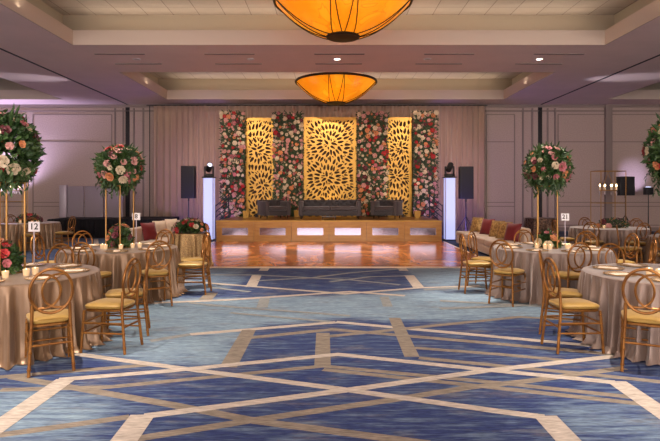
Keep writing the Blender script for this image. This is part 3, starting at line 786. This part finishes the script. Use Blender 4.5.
# ------------------------------------------------------------------ chairs
def make_chair(loc, ang, label, group):
    t = thing('ring_back_chair', label, 'chair', loc, ang, group); g = M['gold']
    # seat frame: tapered rounded plate, facing +y
    def slab(z0, z1, grow, bulge):
        b = B(); ring = []
        for k in range(32):
            a = 2*PI*k/32; c, s = math.cos(a), math.sin(a)
            e = lambda v: math.copysign(abs(v)**.42, v)
            y = .205+e(s)*(.205+grow); wdt = .160+.030*(y/.41)+grow; ring.append((e(c)*wdt, y))
        for z, k in ((z0, .97), (z0+(z1-z0)*.25, 1), (z0+(z1-z0)*.7, 1), (z1-.003, .96), (z1+bulge, .7), (z1+bulge*1.2, .3)):
            for (x, y) in ring: b.v.append((x*k, .205+(y-.205)*k, z))
        for i in range(5):
            for k in range(32): k2 = (k+1) % 32; b.face([i*32+k, i*32+k2, (i+1)*32+k2, (i+1)*32+k])
        b.face(list(range(32))[::-1]); b.face([160+k for k in range(32)]); return b
    slab(.415, .445, 0, 0.001).obj('seat_frame', g, t)
    slab(.448, .485, .008, .012).obj('seat_cushion', M['cushion'], t)
    def leg(p0, p1, nodes, ext=None):
        b = B(); pts = [p0, p1]+([ext] if ext else [])
        b.tube(pts, .0145, 10)
        for z in nodes:
            u = (z-p0[2])/(p1[2]-p0[2]); c = tuple(p0[i]+(p1[i]-p0[i])*u for i in range(3))
            b.lathe([(.014, -.010), (.0195, 0), (.014, .010)], 10, c, cap=False)
        b.obj('leg', g, t)
    for s_ in (-1, 1):
        leg((s_*.180, -.045, 0), (s_*.156, .0, .44), (.06, .20, .30, .40), (s_*.150, -.008, .62))
        leg((s_*.186, .425, 0), (s_*.176, .395, .43), (.06, .20, .30, .39))
        for z in (.20, .30): B().tube([(s_*(.180-.024*z/.44), -.045+.1*z, z), (s_*.181, .42-.06*z, z)], .0095, 8).obj('side_stretcher', g, t)
    for z in (.20, .30): B().tube([(-.181, .41, z), (.181, .41, z)], .0095, 8).obj('front_stretcher', g, t)
    B().tube([(-.166, -.02, .26), (.166, -.02, .26)], .011, 8).obj('rear_stretcher', g, t)
    CZc = .735; lean = lambda z: -.01-(z-.6)*.12
    ring = B(); ring.tube([(.172*math.cos(a), lean(CZc+.20*math.sin(a)), CZc+.20*math.sin(a)) for a in [2*PI*k/36 for k in range(36)]], .0135, 8, close=True)
    ro = ring.obj('back_ring', g, t)
    for s_ in (-1, 1):
        pts = []
        pts.append((-s_*.112, .150))
        for k in range(13):
            a = PI/2-PI*k/12; pts.append((s_*(-.055+.130*math.cos(a)), .152*math.sin(a)))
        pts.append((-s_*.112, -.150))
        B().tube([(x, lean(CZc+z)+.0*s_, CZc+z) for x, z in pts], .0105, 8).obj('inner_loop', g, ro)
    return t

T1 = (-3.45, 5.85); T2 = (-3.33, 8.60); T3 = (3.53, 8.60); T4 = (3.72, 5.82); T5 = (-8.9, 15.9); T6 = (7.05, 13.6); T7 = (7.35, 10.7)
def toward(p, q): return math.atan2(-(q[0]-p[0]), q[1]-p[1])
G1 = 'gold ring-back chairs at the left front table'; G2 = 'gold ring-back chairs at the left middle table'
G3 = 'gold ring-back chairs at the right middle table'; G4 = 'gold ring-back chairs at the right front table'
G5 = 'gold ring-back chairs at the far tables'
CH = [
 (-2.50, 4.86, 31, G1, 'gold ring-back chair nearest the camera at left, its back to us'),
 (-2.06, 5.58, 82, G1, 'gold ring-back chair seen side on at the right of the left front table'),
 (-2.14, 6.27, 106, G1, 'gold ring-back chair just behind the side-on chair of the left front table'),
 (-3.55, 7.12, 180, G1, 'gold ring-back chair facing us across the left front table'),
 (-4.62, 6.75, 232, G1, 'gold ring-back chair at the far left side of the left front table'),
 (-3.36, 7.42, -12, G2, 'dark backed ring chair facing away in front of the left middle table'),
 (-2.42, 7.66, 30, G2, 'ring-back chair, back to us, at the right front of the left middle table'),
 (-1.99, 8.72, 88, G2, 'gold chair at the right end of the left middle table, side on'),
 (-2.17, 9.36, 118, G2, 'gold chair tucked behind the right end chair of the left middle table'),
 (-4.35, 9.55, 225, G2, 'ring-back chair facing us at the far left of the left middle table'),
 (-3.78, 9.88, 194, G2, 'ring-back chair facing us behind the tall flowers of the left middle table'),
 (-3.02, 9.88, 168, G2, 'ring-back chair facing us near the small number card, left middle table'),
 (-4.75, 8.85, -95, G2, 'ring-back chair facing right at the left side of the left middle table'),
 (-4.45, 7.85, -60, G2, 'narrow looking ring-back chair left of the dark backed chair, left middle table'),
 (2.83, 4.84, -29, G4, 'gold ring-back chair nearest the camera at right, its back to us'),
 (2.33, 5.60, -87, G4, 'gold ring-back chair seen side on at the left of the right front table'),
 (2.52, 6.32, -113, G4, 'gold ring-back chair just behind the side-on chair of the right front table'),
 (3.75, 7.15, 180, G4, 'gold ring-back chair facing us across the right front table'),
 (4.75, 6.75, 132, G4, 'gold ring-back chair at the far right side of the right front table'),
 (3.42, 7.40, 8, G3, 'dark backed ring chair facing away in front of the right middle table'),
 (2.50, 7.80, -42, G3, 'ring-back chair, back to us, at the left front of the right middle table'),
 (2.22, 8.85, -88, G3, 'gold chair at the left end of the right middle table, edge on'),
 (2.55, 9.50, -128, G3, 'gold chair behind the edge-on chair of the right middle table'),
 (3.58, 9.90, 180, G3, 'ring-back chair facing us beside the red cushion, right middle table'),
 (4.52, 9.50, 140, G3, 'ring-back chair facing us at the far right of the right middle table'),
 (4.80, 8.05, 70, G3, 'gold chair facing left at the right side of the right middle table'),
 (5.02, 9.00, 96, G3, 'gold chair farther back at the right side of the right middle table'),
 (-7.50, 15.7, 84, G5, 'lone ring-back chair right of the far left table before the black skirt'),
 (-8.15, 14.8, 38, G5, 'ring-back chair with back to us at the far left table'),
 (-9.95, 15.1, -52, G5, 'ring-back chair left of the lantern stand at the far left table'),
 (-9.9, 16.8, 222, G5, 'ring-back chair facing us at the left edge behind the far left table'),
 (5.72, 13.6, -90, G5, 'ring-back chair side on at the left of the far right table'),
 (6.10, 12.55, -42, G5, 'ring-back chair with back to us at the left of the far right table'),
 (7.10, 14.95, 180, G5, 'ring-back chair facing us behind the far right table'),
 (7.12, 12.25, 4, G5, 'dark ring-back chair with back to us at the right of the far right table'),
 (8.15, 14.35, 125, G5, 'ring-back chair at the far right side of the far right table'),
 (6.10, 11.35, -118, G5, 'ring-back chair left of the table at the right picture edge'),
 (7.55, 12.06, 188, G5, 'ring-back chair behind the table at the right picture edge'),
 (6.2, 10.0, -62, G5, 'ring-back chair in front left of the table at the right picture edge')]
c0 = None
for (x, y, a, g, lab) in CH:
    if c0 is None: c0 = make_chair((x, y, .006), math.radians(a), lab, g)
    else: dup(c0, (x, y, .006), math.radians(a), lab, g)

# ------------------------------------------------------------------ tables
def cloth(name, label, c, r, h, m, seed, nf=38, amp=.068, flare=.05):
    rnd = random.Random(seed); b = B(); N = 420
    ph = [rnd.uniform(0, 2*PI) for _ in range(4)]
    def fold(a):
        return .55*math.sin(nf*a+1.6*math.sin(3*a+ph[0])+ph[1])+.3*math.sin(nf*1.7*a+ph[2]+2*math.sin(2*a))+.25*math.sin(5*a+ph[3])
    rows = [(0.0, h, 0), (r*.5, h, 0), (r*.9, h, 0), (r-.015, h, 0), (r, h-.006, .04), (r+.004, h-.03, .12), (r+.008, h*.85, .45), (r+.012, h*.6, .8), (r+.02, h*.3, 1.05), (r+.035, .07, 1.25), (r+.05+flare*.4, .022, 1.4), (r+.05+flare, .008, 1.5)]
    for (rr, z, k) in rows:
        for i in range(N):
            a = 2*PI*i/N; q = rr+fold(a)*amp*k if rr > 0 else 0; b.v.append((q*math.cos(a), q*math.sin(a), z))
    for j in range(len(rows)-1):
        for i in range(N): i2 = (i+1) % N; b.face([j*N+i, j*N+i2, (j+1)*N+i2, (j+1)*N+i][::-1])
    return tag(b.obj(name, m, None, True, (c[0], c[1], 0.003)), label, 'tablecloth', 'floor-length round tablecloths')
TH = .745
def table(c, r, label, h=TH):
    t = thing('round_table', label, 'table', (c[0], c[1], .005), 0, 'round tables under cloths')
    B().lathe([(r-.03, h-.035), (r-.025, h-.02), (r-.03, h-.012)], 40).obj('tabletop', M['mould'], t)
    for k in range(4):
        a = PI/4+k*PI/2; B().tube([(.45*r*math.cos(a), .45*r*math.sin(a), h-.035), (.55*r*math.cos(a), .55*r*math.sin(a), 0)], .016).obj('leg', M['black'], t)
for c, r, m, lab, sd in ((T1, .89, 'cloth', 'left front', 1), (T2, .88, 'cloth', 'left middle', 2), (T3, .88, 'mauvecloth', 'right middle', 3), (T4, .90, 'mauvecloth', 'right front', 4),
                     (T5, .88, 'cloth', 'far left', 5), (T6, .90, 'mauvecloth', 'far right', 6), (T7, .88, 'cloth', 'right picture edge', 7)):
    table(c, r, 'round banquet table of the %s place, hidden under its cloth' % lab)
    cloth('tablecloth', 'champagne floor-length cloth on the %s round table' % lab, c, r, TH, M[m], sd)
TG1 = (-3.05, 11.9); TG2 = (7.3, 18.6)
table(TG1, .42, 'small round table under the shiny gold sequin cloth'); cloth('sequin_tablecloth', 'shiny gold sequin cloth on the small table with low flowers', TG1, .42, TH, M['sequin'], 8, 14, .04)
table(TG2, .52, 'small round table under the brown sequin cloth', .76); cloth('sequin_tablecloth', 'brown sequin cloth on the small table behind the right lounge', TG2, .52, .76, M['brownsequin'], 9, 14, .04)

TZ = TH+.004
# place settings
def charger():
    t = thing('charger_plate', '', 'plate'); B().lathe([(.01, .001), (.10, .001), (.16, .010), (.162, .014), (.155, .015), (.10, .006), (.01, .005)], 32).obj('dish', M['plate'], t)
    B().lathe([(.158, .012), (.166, .014), (.166, .018), (.158, .019)], 32, cap=False).obj('gold_rim', M['goldpole'], t)
    n = rbox(-.045, .045, -.10, .10, .008, .020, .004, 2).obj('napkin', M['napkin'], t); return t
NUMW = ['nearest the camera', 'second clockwise from the nearest', 'third clockwise from the nearest', 'fourth clockwise from the nearest', 'opposite the camera side', 'sixth clockwise from the nearest', 'seventh clockwise from the nearest', 'eighth clockwise from the nearest']
p0 = None
for c, nm, n, off in ((T1, 'left front table', 8, .2), (T2, 'left middle table', 8, .3), (T3, 'right middle table', 8, .1), (T4, 'right front table', 8, .15)):
    for k in range(n):
        a = -PI/2-k*2*PI/n+off; loc = (c[0]+.64*math.cos(a), c[1]+.64*math.sin(a), TZ); lab = 'clear charger plate with napkin on the %s, %s' % (nm, NUMW[k])
        if p0 is None: p0 = charger(); p0.location = loc; p0.rotation_euler.z = a+PI/2; p0['label'] = lab; p0['group'] = 'charger plates on the round tables'
        else: dup(p0, loc, a+PI/2, lab, 'charger plates on the round tables')
# votives
def votive():
    t = thing('votive_candle', '', 'candle'); B().lathe([(.028, 0), (.036, .07), (.032, .07), (.026, .008), (.001, .008)], 14).obj('glass_cup', M['glass'], t)
    B().lathe([(.024, .009), (.024, .04), (.001, .04)], 10).obj('wax', M['wax'], t)
    B().lathe([(.002, .041), (.009, .054), (.005, .066), (.001, .078)], 8).obj('flame', M['flame'], t); return t
v0 = None
for c, nm, offs in ((T1, 'left front table', [(.03, -.34), (.13, -.31), (.26, -.16), (.30, -.06), (-.2, -.3)]), (T2, 'left middle table', [(-.22, -.14), (-.14, -.22), (.10, -.22), (.22, -.05), (.30, .04)]),
                    (T3, 'right middle table', [(-.26, -.10), (-.16, -.18), (-.10, -.23), (.20, -.14), (.27, -.05)]), (T4, 'right front table', [(-.30, -.05), (-.25, -.14), (-.18, -.22), (.10, -.25)]),
                    (T5, 'far left table', [(-.02, -.3), (.28, -.2), (.38, -.1)]), (T6, 'far right table', [(-.48, -.1), (-.25, -.25)])):
    for k, (dx, dy) in enumerate(offs):
        lab = 'small glowing votive candle on the %s, %s counting from the left' % (nm, ('first', 'second', 'third', 'fourth', 'fifth')[sorted(range(len(offs)), key=lambda i: offs[i][0]).index(k)])
        if v0 is None: v0 = votive(); v0.location = (c[0]+dx, c[1]+dy, TZ); v0['label'] = lab; v0['group'] = 'votive candles'
        else: dup(v0, (c[0]+dx, c[1]+dy, TZ), 0, lab, 'votive candles')

# tall gold stands and bouquets
def stand(c, label, top=1.74):
    t = thing('flower_stand', label, 'stand', (c[0], c[1], TZ), math.radians(22), 'tall gold flower stands'); h = top-TZ; a = .205
    for k in range(4):
        q = k*PI/2; B().tube([(a*math.cos(q), a*math.sin(q), 0), (a*math.cos(q), a*math.sin(q), h)], .0105, 8).obj('pole', M['goldpole'], t)
    for z in (.008, h-.01):
        b = B(); b.tube([(a*math.cos(k*PI/2), a*math.sin(k*PI/2), z) for k in range(4)], .008, 6, close=True); b.obj('crossbar', M['goldpole'], t)
    B().lathe([(.15, h-.002), (.15, h+.008)], 4).obj('top_plate', M['goldpole'], t)
def leafball(b, c, r, n, rnd, L=(.07, .13), lo=-1.0, up=None):
    for _ in range(n):
        while True:
            d = Vector((rnd.gauss(0, 1), rnd.gauss(0, 1), rnd.gauss(0, 1))).normalized()
            if d.z > lo: break
        k = rnd.uniform(.35, 1.0)**.6; p = Vector(c)+Vector((d.x*r[0], d.y*r[1], d.z*r[2]))*k
        dd = d+Vector((rnd.uniform(-1, 1), rnd.uniform(-1, 1), rnd.uniform(-.8, .8)))*.7
        b.leaf(p, dd, d, rnd.uniform(*L), rnd.uniform(.03, .055))
def bouquet(c, z, r, seed, label, n=62):
    rnd = random.Random(seed); t = thing('tall_bouquet', label, 'bouquet', (c[0], c[1], z), 0, 'round bouquets on tall stands')
    b = B(); cz = r[2]*.85; leafball(b, (0, 0, cz), (r[0]*1.06, r[1]*1.06, r[2]*1.06), 2800, rnd, (.05, .10))
    for k in range(34):      # trailing sprays below
        a = rnd.uniform(0, 2*PI); q = rnd.uniform(.55, .95)*r[0]; x, y = q*math.cos(a), q*math.sin(a); ln = rnd.uniform(.12, .34)
        for i in range(8): b.leaf((x*(1+.02*i), y*(1+.02*i), cz-.3*r[2]-ln*i/7), (rnd.uniform(-1, 1), rnd.uniform(-1, 1), -1), (math.cos(a), math.sin(a), 0), .08, .035)
    for k in range(16):      # upright sprigs
        a = rnd.uniform(0, 2*PI); e = rnd.uniform(.2, 1.3); d = Vector((math.cos(a)*math.cos(e), math.sin(a)*math.cos(e), math.sin(e)))
        for i in range(4): b.leaf(Vector((0, 0, cz))+Vector((d.x*r[0], d.y*r[1], d.z*r[2]))*(.85+.09*i), d, (rnd.uniform(-1, 1), 1, 0), .12, .03)
    o = b.obj('foliage', M['leaf'], t, False); o['kind'] = 'stuff'
    B().lathe([(.10, 0), (.13, .05), (.06, cz*.8)], 12).obj('flower_foam', M['stem'], t)
    pts = []; tries = 0
    while len(pts) < n and tries < 6000:
        tries += 1; d = Vector((rnd.gauss(0, 1), rnd.gauss(0, 1), rnd.gauss(.15, 1))).normalized()
        if d.z < -.62: continue
        s_ = rnd.choice((.055, .065, .08, .095)); p = Vector((d.x*r[0], d.y*r[1], d.z*r[2]))*rnd.uniform(.99, 1.13)
        if all((p-q).length > (s_+w_)*.50 for q, w_ in pts):
            pts.append((p, s_)); k = rnd.choice(('blush', 'blush', 'blush', 'cream', 'cream', 'peach', 'peach', 'red', 'wine', 'pink'))
            put_rose(t, k, p+Vector((0, 0, cz)), d, s_)
SC1 = (-3.53, 5.85); SC2 = (-3.33, 8.60); SC3 = (3.48, 8.60); SC4 = (3.82, 5.82)
stand(SC1, 'tall gold four-pole stand on the left front table'); stand(SC2, 'tall gold four-pole stand on the left middle table')
stand(SC3, 'tall gold four-pole stand on the right middle table'); stand(SC4, 'tall gold four-pole stand on the right front table')
bouquet(SC1, 1.757, (.32, .32, .38), 21, 'big rose bouquet cut by the left picture edge, on its gold stand')
bouquet(SC2, 1.757, (.32, .32, .31), 22, 'round rose bouquet on the tall stand at the left middle table')
bouquet(SC3, 1.757, (.32, .32, .31), 23, 'round rose bouquet on the tall stand at the right middle table')
bouquet(SC4, 1.757, (.32, .32, .37), 24, 'big rose bouquet cut by the right picture edge, on its gold stand')
# low arrangements
def low(c, z, r, seed, label, n=12, kinds=('red', 'pink', 'peach', 'cream'), m='leaf', cat='flower arrangement', leaves=420):
    rnd = random.Random(seed); t = thing('low_flower_arrangement', label, cat, (c[0], c[1], z), 0, 'low flower arrangements')
    b = B(); leafball(b, (0, 0, r[2]*.25), r, leaves, rnd, (.05, .10), -.15); o = b.obj('foliage', M[m], t, False); o['kind'] = 'stuff'
    B().lathe([(r[0]*.5, 0), (r[0]*.55, r[2]*.3), (r[0]*.2, r[2]*.6)], 12).obj('flower_foam', M['stem'], t)
    pts = []; tries = 0
    while len(pts) < n and tries < 3000:
        tries += 1; d = Vector((rnd.gauss(0, 1), rnd.gauss(0, 1), abs(rnd.gauss(.3, 1)))).normalized(); s_ = rnd.choice((.06, .08, .10))
        p = Vector((d.x*r[0]*1.08, d.y*r[1]*1.08, d.z*r[2]*1.08+r[2]*.25))
        if all((p-q).length > (s_+w_)*.55 for q, w_ in pts): pts.append((p, s_)); put_rose(t, rnd.choice(kinds), p, d, s_)
low((SC1[0]-.02, SC1[1]), TZ, (.17, .17, .26), 31, 'green and red low arrangement between the poles, left front table')
low(SC2, TZ, (.17, .15, .28), 32, 'green arrangement with red roses between the poles, left middle table', 10, ('red', 'red', 'peach', 'wine'))
low(SC3, TZ, (.17, .15, .20), 33, 'green arrangement with red roses between the poles, right middle table')
low(SC4, TZ, (.16, .16, .18), 34, 'low green arrangement between the poles, right front table')
low((T5[0]+.05, T5[1]), TZ, (.36, .20, .20), 35, 'dark low flowers on the far left table', 16, ('wine', 'peach', 'red'), 'darkleaf', leaves=260)
low((T6[0]+.1, T6[1]), TZ, (.40, .22, .17), 36, 'dark low flowers on the far right table', 16, ('wine', 'blush', 'peach'), 'darkleaf', leaves=260)
low(TG1, TZ, (.36, .30, .22), 37, 'wide low arrangement of red and peach roses on the gold sequin table', 34, ('red', 'peach', 'blush', 'cream', 'pink'), leaves=800)

# number cards
def sign(x, y, txt, label):
    t = thing('table_number_sign', label, 'sign', (x, y, TZ), 0, 'table number signs')
    B().lathe([(.05, 0), (.05, .006), (.01, .012)], 16).obj('base', M['partpost'], t)
    B().tube([(0, 0, .008), (0, 0, .41)], .0075, 8).obj('rod', M['partpost'], t)
    cd = B().box(-.068, .068, -.003, .003, .405, .525).obj('card', M['white'], t, smooth=False)
    cu = bpy.data.curves.new('txt', 'FONT'); cu.body = txt; cu.size = .105; cu.align_x = 'CENTER'; cu.align_y = 'CENTER'; cu.extrude = .001; cu.offset = .0015
    tmp = bpy.data.objects.new('tmp', cu); COL.objects.link(tmp); me = bpy.data.meshes.new_from_object(tmp.evaluated_get(bpy.context.evaluated_depsgraph_get())); bpy.data.objects.remove(tmp)
    me.transform(Matrix.Rotation(PI/2, 4, 'X')); me.materials.clear(); me.materials.append(M['ink']); link('numeral', me, cd, (0, -.0042, .465))
sign(-3.55, 6.5, '12', 'white table number card reading 12 on the left front table')
sign(-3.33+.0, 9.33, '8', 'white table number card with one digit on the left middle table')
sign(4.0, 9.15, '21', 'white table number card reading 21 on the right middle table')

# candle lantern stands
def lantern(c, label):
    t = thing('lantern_stand', label, 'candelabra', (c[0], c[1], TZ), .15, 'gold frame stands with hanging candle rings'); g = M['goldpole']; h = 1.42; a = .34; d = .2
    for sx in (-1, 1):
        for sy in (-1, 1): B().tube([(sx*a, sy*d, 0), (sx*a, sy*d, h)], .010, 6).obj('post', g, t)
    for z in (.008, h, h-.80):
        b = B(); b.tube([(-a, -d, z), (a, -d, z), (a, d, z), (-a, d, z)], .009, 6, close=True); b.obj('crossbar', g, t)
    zc = h-.48
    cr = B(); cr.tube([(.22*math.cos(k*PI/8), .15*math.sin(k*PI/8), zc) for k in range(16)], .012, 6, close=True)
    ro = cr.obj('candle_ring', g, t)
    for k in range(4): B().tube([(.22*math.cos(k*PI/2+.4), .15*math.sin(k*PI/2+.4), zc), (0, 0, h-.01)], .004, 5).obj('chain', g, t)
    for k in range(8):
        x, y = .22*math.cos(k*PI/4), .15*math.sin(k*PI/4)
        B().lathe([(.016, zc+.01), (.016, zc+.09), (.001, zc+.092)], 8, (x, y, 0)).obj('candle', M['wax'], ro)
        B().lathe([(.002, zc+.093), (.017, zc+.112), (.010, zc+.135), (.001, zc+.16)], 8, (x, y, 0)).obj('flame', M['flame'], ro)
        B().lathe([(.004, zc-.13), (.018, zc-.08), (.004, zc-.012)], 6, (x, y, 0)).obj('crystal_drop', M['crystal'], ro)
lantern((T5[0]-.42, T5[1]), 'gold frame stand with a hanging candle ring on the far left table')
lantern((T6[0]-.02, T6[1]-.0), 'gold frame stand with a hanging candle ring on the far right table')

# ------------------------------------------------------------------ lounge sofas
def lounge(x, y, side, label):
    """side +1: seat faces -x"""
    t = thing('lounge_sofa', label, 'sofa', (x, y, .03), 0 if side > 0 else PI, 'beige lounge sofas beside the dance floor')
    W_, L_ = .85, 1.98
    rbox(-W_/2, W_/2, -L_/2, L_/2, .03, .24, .03).obj('base', M['lounge'], t)
    for i in range(2): rbox(-W_/2-.01, W_/2-.2, -L_/2+i*L_/2+.005, -L_/2+(i+1)*L_/2-.005, .245, .40, .04).obj('seat_cushion', M['lounge'], t)
    rbox(W_/2-.19, W_/2, -L_/2, L_/2, .03, .74, .05).obj('backrest', M['lounge'], t)
    for sx in (-1, 1):
        for sy in (-1, 1): B().box(sx*.36-.02, sx*.36+.02, sy*.9-.02, sy*.9+.02, 0, .03).obj('leg', M['black'], t, smooth=False)
def pillow(x, y, z, rz, m, label, s=.44):
    b = B(); n = 10
    for side in (1, -1):
        for j in range(n+1):
            for i in range(n+1):
                u, v = i/n*2-1, j/n*2-1; th = .085*(1-u**4)*(1-v**4)+.004; k = 1-.06*(1-abs(u*v))
                b.v.append((u*s/2*k, side*th, s/2+v*s/2*k))
    N = (n+1)**2
    for q in range(2):
        for j in range(n):
            for i in range(n): a = q*N+j*(n+1)+i; f = [a, a+1, a+n+2, a+n+1]; b.face(f if q else f[::-1])
    edge = [(i, 0) for i in range(n)]+[(n, j) for j in range(n)]+[(i, n) for i in range(n, 0, -1)]+[(0, j) for j in range(n, 0, -1)]
    for p_, q_ in zip(edge, edge[1:]+edge[:1]):
        a = p_[1]*(n+1)+p_[0]; c = q_[1]*(n+1)+q_[0]; b.face([a, c, c+N, a+N])
    o = b.obj('throw_pillow', M[m], None, True, (x, y, z)); o.rotation_euler = (math.radians(-18), 0, rz)
    return tag(o, label, 'cushion', 'throw pillows on the lounge sofas')
lounge(4.42, 16.0, 1, 'beige lounge sofa farther back on the right of the dance floor'); lounge(4.42, 13.9, 1, 'beige lounge sofa nearer us on the right of the dance floor')
lounge(-4.42, 16.0, -1, 'beige lounge sofa farther back on the left of the dance floor'); lounge(-4.42, 13.9, -1, 'beige lounge sofa nearer us on the left of the dance floor')
pz = .435
for (x, y, m, lab) in ((4.47, 16.55, 'goldpillow', 'gold brocade pillow at the far end of the farther right sofa'), (4.47, 15.45, 'redpillow', 'crimson pillow on the farther right sofa'),
        (4.47, 14.55, 'goldpillow', 'gold brocade pillow at the far end of the nearer right sofa'), (4.47, 13.95, 'goldpillow', 'brown gold pillow in the middle of the nearer right sofa'), (4.47, 13.3, 'redpillow', 'crimson pillow at the near end of the nearer right sofa')):
    pillow(x, y, pz, math.radians(-60), m, lab, .46)
for (x, y, m, lab) in ((-4.47, 15.6, 'creampillow', 'cream pillow on the farther left sofa'), (-4.47, 14.5, 'creampillow', 'cream pillow at the far end of the nearer left sofa'), (-4.47, 13.6, 'redpillow', 'crimson pillow on the nearer left sofa')):
    pillow(x, y, pz, math.radians(60), m, lab, .46)
